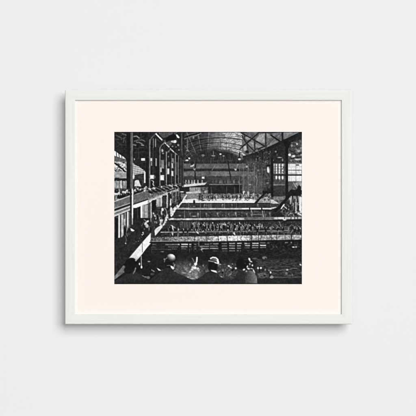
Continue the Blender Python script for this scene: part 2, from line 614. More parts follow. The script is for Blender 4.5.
    ell(249.8, 184.6, 1, .6, 160)
    ell(258.2, 170.4, .9, .9, 130)
    ell(274, 170, .6, 2.4, 130)
    # ---------- windows on the right
    rect(270.6, 148, 302, 218, T(48, 12, 1, 1.6, 73), .8)
    poly([(288, 149), (291, 142.5), (302, 139), (302, 164), (288, 164)], T(80, 44, 1.5, .8, 74))
    for x, y, rx, ry, v in ((297, 144, 1.0, 1.0, 205), (291.8, 145.6, .9, 1.3, 150), (289.6, 154.6, 1.2, 1.3, 240), (293.2, 156.4, 1.9, 1.5, 180), (293.6, 156.4, .8, .6, 225),
                            (299, 151, 2.4, .8, 175), (297.5, 149.4, 2.2, .5, 130), (297.6, 159.4, 2.8, .8, 190), (301, 147.6, .7, 2.0, 150), (301.2, 155, .6, 1.4, 165),
                            (279.6, 157.5, 2.0, .6, 165), (275.8, 151.6, .9, .9, 125), (272.4, 160.4, 1.1, 1.0, 205), (282.6, 160, .7, 1.4, 130), (277, 154.8, .6, 1.4, 85), (291, 160.4, 1.6, .7, 120)):
        ell(x, y, rx, ry, v)
    line([(290, 150), (296, 154.5), (302, 153)], .9, 44)
    line([(291, 158.4), (302, 156.8)], .8, 40)
    line([(290, 148), (302, 146.5)], .7, 60)
    # left sash
    rect(273.2, 163.4, 285.4, 174.6, T(112, 40, .9, 2.2, 75))
    for x, wd, v in ((276.5, 1.2, 235), (279.4, 1.3, 232), (282.6, 1.5, 232), (274.3, .8, 160)):
        rect(x - wd / 2, 164, x + wd / 2, 173.4, v, .92, .5)
    for x in (275.3, 278, 280.9, 284.2):
        line([(x, 163.6), (x, 174)], .5, 70, .8)
    for y in (166.4, 169, 171.6):
        line([(273.5, y), (285.4, y)], .5, 90, .65)
    specks(280.5, 165, 285, 172.5, 14, 40, 90, .3, .6, .8, 3)
    rect(273.2, 174.2, 302, 175.6, 46)
    rect(273.2, 175.7, 285.4, 184.2, T(88, 22, .7, 2, 76))
    for x in (276.4, 279.4, 282.6):
        ell(x, 177.6, .85, 1.7, 242)
    for x in np.arange(273.8, 285.4, 1.3):
        line([(x, 179.6), (x, 184)], .45, 58, .7)
    line([(273.6, 184.8), (284.6, 184.8)], 1.2, 128)
    rect(272.6, 185.8, 285.6, 198, T(60, 14, 1.2, 1.2, 77))
    # right sash
    rect(288, 163.6, 302, 181.6, T(225, 22, 1.6, 3, 78))
    rect(288, 162.4, 302, 164, 110, .6)
    for x, v in ((291.4, 190), (295.9, 130), (299.4, 205), (289.4, 170)):
        line([(x, 164), (x, 181)], .6, v, .8)
    line([(288, 170.2), (302, 170.2)], .8, 108)
    line([(288, 167), (302, 166.6)], .5, 185)
    rect(288, 172.6, 297, 174.2, 165, .7, .6)
    rect(296, 164.4, 299, 165.6, 60)
    rect(288, 174.3, 302, 175.7, 46)
    rect(287.8, 181.4, 302, 198, T(96, 22, 1.1, 1.1, 79), .95, .8)
    poly([(294, 183), (302, 181), (302, 186), (298, 187)], T(150, 30, 1, 1, 80), .8)
    line([(293.5, 183), (296.6, 187.8)], .8, 160)
    poly([(294, 194), (296.6, 190), (297.8, 186), (299.2, 184.8), (301, 187), (302, 190), (302, 200), (292, 200)], 36)
    poly([(291, 192), (296, 189.4), (302, 191), (302, 198), (290, 198)], 36)
    rect(301, 183, 302.2, 198, 205, .8)
    # columns
    rect(285.5, 139, 288.1, 206, T(34, 6, .6, 3, 81))
    rect(271, 158, 273.3, 206, T(34, 6, .6, 3, 82))
    poly([(283, 142), (291, 141), (288.6, 147), (285.4, 147)], 34)
    # ---------- left side: upper gallery
    rect(114, 131, 127, 152, T(44, 14, 1.4, 1.1, 90))
    for pts, wd, v in (([(116, 135.2), (119, 136.8), (121.4, 138)], 1.4, 88), ([(115.5, 139), (119, 139.8)], 1.2, 70), ([(122.6, 133.8), (126, 135.2)], 1.4, 96), ([(121, 139.6), (125.5, 137.4)], .8, 92),
                       ([(124, 138), (123.4, 142.6)], .9, 95), ([(120, 144.4), (126, 145.4)], .8, 70), ([(125.2, 141), (126, 143)], .7, 80), ([(117, 147), (121, 143)], .6, 64)):
        line(pts, wd, v, .85)
    rect(126.6, 131, 130.2, 190, T(34, 6, .7, 3, 91))
    rect(133, 131, 149, 158, T(40, 10, 1.2, 1.2, 92))
    for pts, wd, v in (([(134, 136.6), (136.4, 136.2), (139, 138)], 1.5, 128), ([(134.5, 141.2), (138, 140.2), (142, 139.8), (144.8, 141.4)], .9, 112), ([(136.5, 142), (139.6, 142.4), (142, 144)], 1.3, 118),
                       ([(133.2, 144.6), (135.6, 145.2)], 1.6, 104), ([(141.6, 145.2), (143.6, 145.4)], 1.3, 136), ([(141, 133), (141, 139)], .6, 72), ([(135, 148.4), (144, 147.4)], .7, 66), ([(138.5, 148), (138.5, 160)], .7, 62),
                       ([(134, 152.5), (146, 151.5)], .6, 62), ([(140, 138), (144, 136)], .6, 66)):
        line(pts, wd, v, .9)
    rect(130.3, 131, 133, 189.5, lambda X, Y: 88 + 26 * np.exp(-((X - 132.1) / .55) ** 2) + 10 * (vnoise(X, Y, 1, 3, 93) - .5))
    # bright gap under the left roof
    poly([(114, 150.6), (116.4, 152), (120, 154.6), (124.4, 157.4), (125.8, 159.4), (121, 158.2), (117.5, 157), (114, 155.6)], 245)
    for x0, x1 in ((116.3, 116.8), (118.6, 119.4), (121.4, 121.9)):
        line([(x0, 152.4), (x1, 158)], .7, 40)
    poly([(114, 155.8), (118, 157), (126.4, 160), (126.4, 163), (114, 163)], T(94, 20, 1.2, 1.6, 94))
    for x in np.arange(114.6, 126, 1.4):
        line([(x, 157.5), (x, 162)], .5, 70, .6)
    # leafy light behind the column
    rect(114, 161.6, 126.5, 172.4, T(165, 62, 1.1, 1.1, 95))
    specks(114.5, 162, 126, 172, 90, 215, 255, .4, 1.0, .9, 11)
    specks(114.5, 162, 126, 172, 60, 20, 70, .35, .8, .8, 12)
    line([(114.6, 163), (119, 166.4), (122, 168.6), (126.4, 173)], 1.7, 40)
    rect(114, 172, 126.5, 178.6, T(172, 18, 2.0, .7, 96))
    for y in (173.6, 175, 176.4):
        line([(114.5, y), (126.4, y)], .4, 128, .7)
    rect(114, 178.4, 126.6, 180.6, 42)
    rect(115, 177.6, 119.2, 182, 40, .95, .7)
    rect(114, 181, 126.6, 196, T(160, 22, .8, 3, 97))
    for x, v in ((119.4, 90), (121.2, 225), (122.4, 80), (125.6, 110), (116.4, 130)):
        line([(x, 180.6), (x, 194)], .8, v, .85)
    # right of the post
    rect(133, 158, 149, 190, T(46, 14, 1.2, 1.2, 98))
    rect(141.2, 158.2, 145, 160.6, 250)
    ell(134.4, 159.2, .6, .9, 170)
    poly([(132.9, 162.6), (135, 164.8), (139, 166.6), (144.6, 170.6), (145.4, 173), (140, 173.8), (136.4, 174.4), (133.6, 179), (132.9, 179)],
         lambda X, Y: 84 + 150 * np.clip(.58 + 1.0 * np.sin((X + .7 * Y) * 2.3) * np.sin((X - 1.1 * Y) * 1.75), 0, 1))
    ell(133.6, 176.4, .7, 2.6, 230)
    rect(134.8, 174.6, 144, 178.6, T(64, 20, 1, 1, 99), .95)
    poly([(134.2, 186.6), (134.8, 181), (136, 180), (138.6, 180), (140.2, 184), (141.4, 187.4), (137, 187.6)], T(206, 20, 1.2, 1.2, 100))
    rect(133.2, 179.6, 134.4, 189, 60)
    rect(144, 171.8, 145.5, 183, T(222, 20, 1, 2, 101))
    rect(142, 179, 144, 186, T(60, 20, 1, 1, 102))
    # ---------- left arcade receding
    rect(146, 131, 181, 200, T(44, 13, .9, 1.8, 110))
    poly([(158, 131.5), (178, 131.5), (176, 134), (168, 136.6), (163, 138), (159, 134)], T(82, 18, 1.6, 1, 111))
    line([(149.4, 141), (151.5, 138), (155.4, 133.6), (157.4, 132.4)], .9, 92)
    line([(150.5, 141), (153, 139), (158, 140), (163, 144)], .7, 66, .8)
    line([(153.4, 138.8), (153.4, 147.4)], .9, 122)
    line([(155.5, 139), (155.5, 146.6)], 1.0, 138)
    line([(154.5, 138), (154.4, 148)], .7, 24)
    line([(150, 139.8), (150.4, 144)], 1.3, 110)
    line([(156.2, 134), (162.4, 140.2)], 1.5, 226)
    line([(162.6, 140.4), (165, 142.8)], 1.1, 60)
    line([(165, 142.8), (169, 146.8)], 1.4, 215)
    line([(170.4, 148.8), (173.6, 151.8)], 1.2, 190)
    line([(174.8, 152.8), (176.8, 154.4)], 1.0, 150)
    line([(157.2, 134), (163.4, 140.2)], .35, 60)
    line([(165.8, 142.6), (169.8, 146.6)], .35, 60)
    arc(169.5, 152, 10, 11, 182, 262, .9, 112)
    arc(169.5, 153, 8.4, 9.6, 185, 258, .7, 60)
    line([(163, 144.5), (165.6, 141)], .8, 130)
    poly([(163.5, 140), (168, 139), (172, 143.6), (170, 146), (167.6, 145)], T(92, 18, 1, 1, 112))
    poly([(166, 138.6), (169, 135.6), (172, 134.6), (173.4, 132.8), (174.6, 134.8), (176.4, 137), (176.2, 139.2), (173, 140), (169.4, 140.6), (166.8, 142.4), (165.4, 141)], 26)
    poly([(175.8, 134.4), (177.4, 134.6), (179.6, 137.4), (178.8, 138.4), (177, 137.4)], 250)
    poly([(170.6, 141), (172.6, 140.4), (176.4, 140.2), (176.4, 142.4), (174.6, 143.2), (171, 142.2)], 185)
    ell(175.2, 141.5, 1.1, 1.3, 245)
    ell(178.4, 145.0, 1.0, 1.1, 175)
    line([(176, 138), (181, 150)], .8, 70, .7)
    for x, y, rx, ry, v in ((162, 150.6, 1.4, 1.6, 165), (160.6, 152, .9, .9, 110), (168.6, 151.6, .9, .7, 110), (172.5, 146.4, .9, .7, 130), (176, 147, .7, .7, 110), (168.4, 156.6, .6, .8, 140), (179, 150, .8, .8, 120),
                            (171.4, 158, .5, .8, 70), (174.4, 144.6, 1, .7, 60), (163, 153.4, 1.0, .8, 130)):
        ell(x, y, rx, ry, v)
    arc(174, 156, 7.6, 7, 185, 250, .8, 105)
    # posts
    for x, y0, wd, v in ((149.8, 140, 1.3, 126), (153.2, 148, .7, 70), (160, 148, 1.2, 124), (166.4, 152, 1.0, 148), (171.6, 154, .8, 92), (175.4, 154, .9, 150), (178.6, 156, .8, 124), (181, 158, .7, 96), (183.2, 160, .6, 104)):
        line([(x, y0), (x, 196)], wd, v, .95)
        line([(x + wd * .9, y0 + 1), (x + wd * .9, 196)], wd * .7, 32, .7)
    rect(146, 158, 148.2, 192, 34)
    rect(155.4, 166, 159, 190, 36)
    rect(156, 152, 159, 166, 40)
    for x0, y0, x1, y1, v in ((150.4, 158, 152.2, 161.2, 215), (151, 161.8, 152, 165.6, 180), (155.6, 158.4, 156.7, 166, 190), (150.2, 175, 154, 178.8, 252), (160.4, 175.2, 164, 180.2, 248), (161, 160, 164, 168.4, 140),
                              (160.4, 167.6, 161.6, 172, 205), (167.2, 168.6, 169.2, 174.2, 230), (171.6, 163, 173.2, 168, 190), (171.4, 171, 173.4, 176, 215), (168.2, 162, 169.6, 166.4, 115), (173, 158.6, 174, 163, 120),
                              (176.4, 162, 177.4, 175, 110), (171.6, 158.2, 173.4, 162, 140)):
        rect(x0, y0, x1, y1, T(v, 14, 1, 1, int(x0 * 3 + y0)), .95, .5)
    ell(163, 176.6, .8, .6, 160, .7)
    ell(154.6, 177, .9, 1.4, 110)
    line([(151.6, 180.4), (153.6, 181.6), (153, 184), (154, 186)], .8, 205)
    ell(151.6, 182.4, 1.2, 1.6, 24)
    # crowd on the gallery behind the rail
    rect(114.4, 188, 131, 200.5, T(64, 34, 1.1, 1.1, 120), .45)
    for i, (x, y, r) in enumerate(((116.2, 191, 1.7), (118.4, 193.6, 1.6), (121.4, 195, 1.7), (124, 192.6, 1.5), (127, 192, 2.0), (116, 197, 2.2), (120, 198.6, 2.0), (124.4, 197, 1.7), (128.6, 195, 1.8))):
        ell(x, y, r * .8, r, 34)
        ell(x, y + r * 1.6, r * 1.2, r * 1.4, 36)
        ell(x + .5, y - r * .2, r * .3, r * .4, 120, .7)
    ell(126.2, 196.4, .8, 1.0, 215)
    ell(122.4, 194.8, .6, .8, 170)
    ell(119.2, 190.4, .6, 2, 170)
    ell(118.2, 196.2, .8, .7, 150)
    rect(133.2, 186.4, 148.5, 194, T(72, 48, .9, .9, 121), .9)
    specks(133.5, 186.5, 148, 193.5, 34, 22, 50, .5, 1.1, .9, 21)
    specks(133.5, 187, 148, 193, 20, 150, 230, .3, .6, .9, 22)
    poly([(146, 192), (152, 188), (160, 186), (170, 184.5), (181, 183), (181, 186), (170, 190), (158, 196), (146, 202)], T(110, 52, .9, 1.0, 122))
    specks(148, 184, 181, 195, 40, 150, 240, .3, .6, .7, 23, lambda x, y: y > 194 - (x - 146) * .3 - 3 and y < 201 - (x - 146) * .4)
    specks(148, 183, 181, 195, 40, 18, 50, .35, .7, .7, 24, lambda x, y: y > 192 - (x - 146) * .3 - 3 and y < 201 - (x - 146) * .4)
    for i in range(8):
        spectator(115.2 + i * 2.05, 199.8 - i * .6 + (i % 2) * .7, 7.2 - i * .1, 600 + i)
    for i in range(11):
        spectator(134 + i * 1.35, 194.6 - i * .42 + (i % 3) * .6 - .6, 5.2 - i * .1, 620 + i)
    for i in range(24):
        spectator(149.4 + i * 1.36, 193.4 - i * .30 + (i % 3) * .8 - .8, 4.6 - i * .075, 640 + i)
    # gallery front, near bays
    poly([(114, 202), (122, 199), (131, 195.6), (131, 203.6), (122, 206.4), (114, 209)], T(112, 22, .6, 1.4, 125))
    line([(114, 201.6), (122, 198.8), (131, 195.4)], 1.1, 205)
    for k in range(14):
        x = 114.8 + k * 1.2
        line([(x, 202 - (x - 114) * .38), (x, 208.6 - (x - 114) * .33)], .4, 84, .6)
    line([(114, 208.6), (131, 202.8)], .8, 165)
    line([(114, 210.4), (131, 204.2)], 1.0, 36)
    poly([(114, 211.2), (131, 205), (131, 209.6), (114, 217)], T(150, 12, 2, 1, 126))
    line([(114, 212.2), (131, 206)], .7, 205)
    line([(114, 214), (131, 207.3)], .6, 74)
    line([(114, 216.4), (131, 209.4)], .9, 215)
    poly([(133, 195), (148, 190.4), (148, 199), (133, 204)], T(112, 24, .7, 1.2, 127))
    line([(133, 195.4), (140, 193), (148, 190)], .8, 165, .8)
    for k in range(12):
        x = 133.6 + k * 1.2
        line([(x, 195.6 - (x - 133) * .33), (x, 202.6 - (x - 133) * .33)], .4, 80, .6)
    line([(133, 204.4), (148, 199.2)], .9, 46)
    poly([(133, 205), (148, 200), (148, 203.8), (140, 206.4), (133, 209.4)], T(238, 8, 2, 1, 128))
    # under the gallery, near bays
    poly([(114, 217), (131, 210), (131, 242), (114, 242)], T(62, 14, 1, 2, 129))
    rect(115, 218, 118, 240, 34)
    for x0, x1, y0, y1, v in ((118.4, 120.0, 215, 239, 238), (121, 123.6, 214.4, 237.4, 172), (124.2, 126.2, 212.5, 226, 120), (124, 125, 219, 226, 215), (127, 128.6, 211.6, 227.5, 232), (128.7, 130, 211.4, 232, 92)):
        rect(x0, y0, x1, y1, T(v, 16, .8, 3, int(x0)), .95, .45)
    rect(120.1, 216, 121, 239, 60)
    line([(122, 214), (122, 237)], .5, 215, .7)
    line([(126.6, 212), (126.4, 228)], .6, 45)
    rect(133.2, 208, 140.2, 226, T(38, 8, 1, 3, 130))
    line([(137.6, 207.5), (137.6, 224)], .8, 70, .8)
    rect(140.6, 205.6, 142.6, 218, 232)
    rect(142.8, 204.6, 148, 218, T(165, 20, .7, 3, 131))
    line([(144.4, 205), (144.4, 218)], .5, 110)
    rect(148.2, 202, 150, 222, T(80, 16, .8, 2, 132))
    rect(130, 189, 131.7, 213, 46)
    rect(131.8, 188.8, 133.1, 224.5, lambda X, Y: 246 - 80 * np.clip((Y - 214) / 12, 0, 1) + 0 * X)
    rect(130.2, 190, 131.4, 199.4, 40)
    # next bays
    poly([(148, 200), (160, 195), (170, 191.4), (181, 187.6), (181, 190.4), (170, 194), (160, 198), (148, 203.4)], T(172, 22, 1.4, 1, 133))
    line([(150, 201.4), (156, 198.6), (164, 195.4)], 1.2, 232)
    rect(150.4, 202.4, 152, 222, T(176, 18, .8, 2.5, 134))
    poly([(151.6, 201), (156, 199), (156, 210), (151.6, 212)], 32)
    rect(156.2, 197.6, 160.4, 208, T(172, 16, .8, 2, 135))
    line([(159.2, 197.6), (159.4, 207)], .6, 105)
    rect(160.6, 196, 162, 207.6, T(205, 14, .8, 2, 136))
    rect(162.4, 195.4, 166.6, 208, T(58, 16, .8, 1.6, 137))
    rect(166.6, 192.4, 167.8, 208, 196, .9)
    rect(168, 193, 170, 206, T(58, 30, .7, 1.6, 138))
    rect(170.2, 198.8, 171.2, 205, 232)
    rect(171.4, 192, 178, 204, T(74, 42, .8, 1.2, 139))
    line([(172.6, 191), (172.6, 203)], .7, 130)
    line([(176, 190), (176, 202)], .7, 150)
    line([(179, 189), (179, 200)], .7, 110)
    ell(181.8, 191.8, 1.9, .6, 225)
    rect(179.4, 187.4, 184, 191, 38, .8)
    poly([(152.5, 226), (152.5, 211), (156, 210), (170, 208), (172, 216), (160, 232), (154, 238)], T(52, 20, 1, 1.2, 140))
    line([(156.4, 207.4), (163.4, 207)], .9, 34)
    # promenade floor, dark, with strollers
    poly([(114, 239), (122, 237), (131, 226), (150, 218), (152, 230), (142, 242.5), (131, 255.5), (116, 274), (114, 276)], T(46, 8, 1.2, 1.2, 141))
    rect(133, 218.4, 150, 232, T(42, 10, 1.2, 1.2, 142), .9, 1)
    line([(140.4, 218.6), (146, 218.8)], 1.2, 30)
    line([(144, 219.4), (147, 222)], .9, 120)
    ell(145.6, 223.6, 1.3, 1.8, 205, .9, 30)
    ell(147.6, 221.4, 1.6, 1.0, 215, .8, -30)
    line([(143.8, 222), (141.6, 226)], .7, 90)
    poly([(130.4, 228.2), (132.4, 229), (134.6, 230.6), (133, 231.4), (131, 230.8)], 242)
    line([(124.6, 225.4), (126.8, 229.6), (126, 233), (127.4, 236)], 1.0, 120)
    line([(128.6, 225), (126.8, 230)], .9, 150)
    ell(125, 230.6, 1.2, 4.2, 30)
    line([(125.4, 236), (126.4, 240), (125.4, 243)], .9, 88)
    ell(125.6, 243.4, .7, .6, 185)
    ell(128.4, 234, 2.0, 1.2, 72)
    for x, y, r, v in ((143, 232.6, .7, 205), (142.2, 234.8, .6, 225), (143.4, 234, .5, 190), (144.4, 229, .6, 110), (138.4, 241.2, .6, 110), (136.2, 241.6, .5, 96), (139.6, 238.4, .5, 86), (141.4, 237, .5, 100), (134, 243.6, .5, 84), (129, 250, .5, 70)):
        ell(x, y, r, r, v)
    # figures where the promenade narrows
    for x, y, h, v, s in ((154.4, 223, 9, 30, 1), (157.8, 222, 9, 30, 2), (164, 221.6, 9, 34, 3), (150.4, 236, 13, 34, 4), (168.6, 212, 7, 34, 5), (160.4, 224.5, 8, 36, 7)):
        figure(x, y, h, v, s)
    for x, y, rx, ry, v in ((153.6, 213.4, .9, .8, 195), (155, 216, .6, 1.2, 190), (155.4, 218.6, .7, .5, 170), (154.6, 221.6, 1.7, .5, 215), (162.4, 209.6, 1.2, 1.6, 235), (161.6, 213, .8, 2.2, 190), (160.8, 220.6, 1, 1.6, 205),
                            (159.4, 218, .5, 1.4, 180), (156.6, 222.8, .6, .8, 160), (149, 228.6, .6, 2, 130), (147, 226, 1.6, 2.0, 180)):
        ell(x, y, rx, ry, v)
    arc(163.6, 213.4, 3.4, 5.4, -80, 60, .8, 180)
    line([(165.6, 207.6), (167.4, 214)], .8, 120)
    ell(155.2, 221.2, .8, .4, 30)
    # ---------- the baths: stepped decks and basins
    rect(181, 193.6, 271, 199.2, T(112, 44, .9, 1.1, 150), .95)
    rect(187, 194.2, 198, 198.8, T(132, 20, .8, 1, 151))
    specks(199, 193.6, 271, 199.6, 120, 130, 215, .3, .7, .8, 31)
    specks(199, 193.6, 271, 199.6, 110, 18, 50, .35, .9, .85, 32)
    # diagonal outer wall of promenade, far part
    poly([(182, 199.6), (196, 198.6), (210, 199), (225, 198.6), (243, 198.6), (256, 199), (257, 202.8), (182, 203)], T(220, 26, 1.6, .9, 152))
    poly([(196, 198.8), (199, 198.4), (206, 200.2), (203, 201)], 80, .8)
    line([(181, 202), (256, 202.4)], .8, 246, .9)
    specks(198, 198.4, 256, 200.6, 40, 30, 90, .3, .7, .85, 33)
    ell(194.2, 202.2, 1.0, 2.0, 34)
    for x, y, h, v, s in ((213, 200.4, 6, 28, 11), (223, 199.4, 5, 26, 12), (226, 199.6, 5, 24, 13), (236.6, 201, 6.5, 26, 14), (208.6, 200, 5.5, 34, 15), (240.6, 200, 6, 36, 16), (199.4, 200, 6, 34, 17)):
        figure(x, y, h, v, s)
    for x, y, h, v, s in ((216.4, 200.4, 6, 200, 21), (231, 199.6, 6, 175, 22), (243.4, 196, 6, 215, 23), (248.2, 197, 6.5, 200, 24), (254, 198, 6, 175, 25), (238.4, 199, 5, 195, 26), (260, 199, 5, 170, 27)):
        figure(x, y, h, v, s)
    poly([(256, 200), (262, 197.4), (270.6, 196), (270.6, 202.8), (255, 203)], T(158, 30, 1.2, 1, 153))
    line([(255.2, 203.4), (263.6, 194.6), (266, 192)], 2.0, 30)
    specks(259, 194, 270, 200, 16, 30, 70, .4, .9, .9, 34)
    # basin 1
    rect(181, 203.2, 276, 208, T(48, 12, 2.0, .8, 154))
    for y, v in ((204.8, 76), (206.4, 70)):
        line([(183, y), (250, y)], .45, v, .8)
    for x in (188.5, 200.5, 224.5, 236.4):
        line([(x, 203.2), (x, 208)], .9, 104)
    ell(194, 206.4, 1.2, .5, 150); ell(190.6, 206.6, .8, .4, 110)
    rect(208, 203.8, 212, 207.6, T(100, 26, .8, .8, 155), .8)
    specks(205, 203.6, 212, 208, 10, 110, 165, .3, .5, .8, 35)
    rect(177, 207.9, 261, 209.6, T(182, 16, 1.6, 2, 156))
    rect(242, 208, 261, 209.1, 222)
    rect(262.4, 207.9, 272, 209.4, T(205, 18, 1.5, 2, 157))
    rect(177, 207.6, 210, 209.9, 150, .35)
    ell(249.6, 208.6, .5, 1.2, 30)
    line([(177, 210.4), (275, 210.2)], .9, 26)
    # basin 2
    rect(171, 210.8, 277, 217.6, T(56, 18, 1.5, 1.0, 158))
    specks(205, 211, 270, 217, 70, 84, 130, .4, .9, .6, 36)
    for x, v in ((184.5, 124), (200.4, 100), (188.6, 78), (226.4, 76), (262.4, 180), (264.2, 120), (251.4, 110)):
        line([(x, 211), (x + (1.2 if x > 250 else 0), 217.6)], .8, v)
    line([(251, 209.6), (252.4, 213), (251.2, 216.4)], .7, 150)
    line([(251, 214.6), (262, 214.4)], .9, 140, .8)
    line([(225, 213), (231, 215.6), (240, 214.2)], .6, 105, .7)
    ell(194, 216.2, 2, .5, 160); ell(180, 215.6, 1.2, .6, 130)
    line([(214, 211), (217, 213.6), (221, 211.6)], .6, 100, .7)
    for y0, y1, v in ((203.4, 207.8, 84), (211, 217.4, 78)):            # hand rails of the stepped decks
        for k in range(16):
            x = 184 + k * 5.6 + (y0 > 208) * 2.2
            line([(x, y0), (x, y1)], .4, v, .75)
        line([(180, y0 + 1.4), (272, y0 + 1.4)], .4, v + 14, .75)
        line([(180, y0 + 2.9), (272, y0 + 2.9)], .35, v, .6)
    for x, y, h, v in ((190, 217, 5, 130), (198, 217.4, 5.5, 150), (206.4, 217, 5, 120), (218, 217, 5.4, 140), (229, 217.2, 5, 120), (236, 217, 5.6, 150), (247, 217, 5, 130), (270, 217, 5.5, 130), (222, 207.6, 4.4, 140), (232, 207.6, 4.4, 120), (204, 207.8, 4.4, 130), (258, 207.6, 4.4, 130)):
        figure(x, y, h, v, int(x * 7))
    # dividing band 2
    poly([(169, 218.4), (240, 217.6), (274, 217.2), (302, 216.8), (302, 219), (274, 219.6), (240, 220), (169, 220.2)], T(175, 22, 1.6, 1.5, 159))
    poly([(244, 217.4), (274, 217), (274, 219.8), (244, 220.2)], T(112, 26, 1.2, 1.2, 160), .9)
    rect(168.8, 218.2, 173.4, 219.8, 242)
    rect(278, 217.2, 286, 218.8, 215, .9); rect(289, 217, 302, 218.9, 190, .6)
    for x in (284.6, 291, 294.6, 297.6):
        rect(x - .5, 216.6, x + .5, 219.4, 70, .8)
    line([(168, 220.9), (302, 220.2)], .9, 30)
    # ---------- basin 3 and its bathers
    rect(158, 221.4, 302, 236.4, T(52, 20, 1.1, 1.6, 161))
    rect(180, 221.4, 200, 230.4, T(78, 18, 1.2, 2.2, 162), .9)
    for x in np.arange(181, 262, 2.4):
        line([(x, 221.4), (x + .2, 229.6)], .45, 38 if x < 230 else 32, .7)
    for x in np.arange(182.2, 250, 2.4):
        line([(x, 222), (x, 227)], .5, 96, .45)
    rect(160, 228, 214, 231.2, 38, .6, .8)
    line([(161, 232.2), (186, 232.2), (196, 232.2)], .9, 165)
    line([(196, 232), (242, 231.4), (288, 230.4)], .9, 140, .85)
    rect(158, 233, 302, 236, T(48, 18, 1.0, .9, 163), .8)
    # standing crowd
    base = 233
    xs = [(192, 232, 10), (196.5, 233, 11), (200.6, 231, 9), (204.6, 233, 11), (208, 232, 10), (212.5, 233, 11), (216, 232, 9.5), (219, 233.5, 11), (224, 232, 9.5), (228.4, 233, 11), (233.8, 235, 12.5), (239.6, 235, 12.5), (245.6, 233, 10), (250, 232, 9)]
    for i, (x, y, h) in enumerate(xs):
        figure(x, y, h, 24, 40 + i)
    for i, (x, y, h) in enumerate(((194.4, 231, 9.5), (198.2, 233.4, 10), (206.2, 231.6, 10), (210.4, 232, 9), (214.4, 234, 10), (222, 231, 8.5), (230.6, 232, 9), (236.4, 235, 11), (242.6, 234, 10), (259, 231, 8.5), (247.6, 232, 8.5))):
        figure(x, y, h, 120, 70 + i, 165)
    for x, y, rx, ry, v, an in ((197.6, 232.6, .7, 1.6, 215, -40), (204.8, 226, .6, 1.4, 225, -30), (205.6, 229.6, .5, 1.4, 185, -40), (203.4, 224.6, .5, 1, 175, 20), (208.6, 227, .5, 1.4, 190, 10), (218.4, 226.8, .5, 1.4, 175, 20), (225.2, 224.6, .9, .5, 220, 20), (228, 226.4, .6, 1.2, 190, -30),
                                (234.2, 233.8, .6, 1.6, 225, -35), (233, 229.4, .4, 2, 165, 5), (241, 229, .5, 2.4, 150, 0), (258.2, 226.6, 2.2, .6, 190, 0), (258.6, 225, .5, 1.2, 180, 20), (262, 226, .6, 1.6, 190, 10), (246, 225, .6, .8, 150, 0), (254.6, 225, .5, .9, 160, 0), (264, 227.6, 1.6, .6, 120, 0),
                                (172.2, 226.2, 1.1, .8, 225, 30), (173, 228.6, .6, 2.2, 205, -15), (172.6, 233.6, .7, 2, 215, 0), (174.4, 227.4, 1.4, .6, 180, 30), (168.6, 230, .5, 2.2, 110, -15)):
        ell(x, y, rx, ry, v, .95, an)
    figure(170.8, 234, 10, 26, 95)
    q = np.random.default_rng(67)
    for x, y, h in xs:
        for _ in range(3):
            ell(x + q.uniform(-1.6, 1.6), y - h * q.uniform(.15, .95), q.uniform(.25, .5), q.uniform(.5, 1.2), q.uniform(165, 235), .9, q.uniform(-40, 40), .25)
        ell(x + q.uniform(-1, 1), y - h * .5, .9, 2.2, 22, .85, q.uniform(-20, 20))
    line([(178, 228), (178, 237)], .9, 128)
    specks(160, 222, 300, 236, 150, 84, 150, .3, .65, .7, 37)
    specks(195, 222, 262, 236, 30, 14, 36, .4, .8, .6, 38)
    q = np.random.default_rng(71)
    for i, (x, y, h) in enumerate(((253, 234, 9), (257, 235, 10), (266, 234.5, 9.5), (271, 235, 10), (277.4, 234, 9), (283, 235, 10.5), (289, 234.4, 9), (295, 235, 10), (299, 234, 8.5), (178, 235, 8), (183.4, 235.4, 8.5), (187.6, 235, 8))):
        figure(x, y, h, 26 if i % 3 else 105, 700 + i)
        ell(x + q.uniform(-1, 1), y - h * .7, .4, .9, q.uniform(150, 215), .85, q.uniform(-30, 30), .25)
    # slides and bathers on the right
    for pts, v in (([(288, 233), (288.4, 227.6), (291.6, 224.6), (294, 226.4), (297, 229.4)], 112), ([(276, 224.6), (280, 228)], 110), ([(279.4, 222), (281, 226.8)], 140), ([(283, 232.8), (278, 231)], 96), ([(291, 233), (292.6, 230)], 130), ([(271, 232), (284, 231.2)], 130)):
        line(pts, .8, v, .9)
    ell(297, 228.8, .8, .6, 150); ell(284.6, 219.8, 1.6, .6, 220); ell(272.4, 226.6, .8, .6, 130); ell(273.6, 227.4, .5, .5, 150)
    specks(270, 221, 302, 235, 70, 74, 130, .3, .7, .7, 39)
    # dark corner with toboggan slides by the right wall
    rect(270, 197, 302, 206, T(90, 34, 1.2, 1.2, 170), .7)
    rect(273.4, 196.4, 285.4, 200, T(120, 20, 1.2, 1.2, 171), .85)
    poly([(270.6, 199.4), (273, 199.6), (279, 203.6), (279.4, 206.6), (270.6, 203)], T(195, 18, 1, 1, 172))
    rect(270.6, 203.6, 279, 208, T(66, 16, 1, 1, 173), .9)
    poly([(270.6, 207.6), (275.4, 206.8), (277, 207.6), (272, 209)], 190)
    rect(271.6, 209.2, 302, 216.6, T(46, 14, 1, 1, 174))
    rect(288.6, 196, 302, 216, T(128, 46, 1.2, 2, 175))
    rect(283, 200, 291, 214, T(58, 26, .9, .9, 176), .9, 1)
    for pts, wd, v in (([(275.6, 211), (281, 205), (286, 199.6), (291, 193.4)], 2.8, 34), ([(289, 194), (292, 191.6), (302, 192.4)], 4.2, 36), ([(292.6, 196), (293.2, 202)], 1.4, 38), ([(296.8, 196.6), (297.6, 202)], 1.2, 40),
                       ([(294.8, 199), (294.6, 213)], 1.0, 46), ([(279, 210.4), (284, 206)], 1.0, 60), ([(290, 204), (291.4, 213)], 1.6, 40)):
        line(pts, wd, v)
    line([(281.2, 208.4), (284, 204.6)], 1.1, 236)
    line([(284, 206.2), (288, 209.6)], .9, 195)
    ell(288, 209.4, 1, .7, 225)
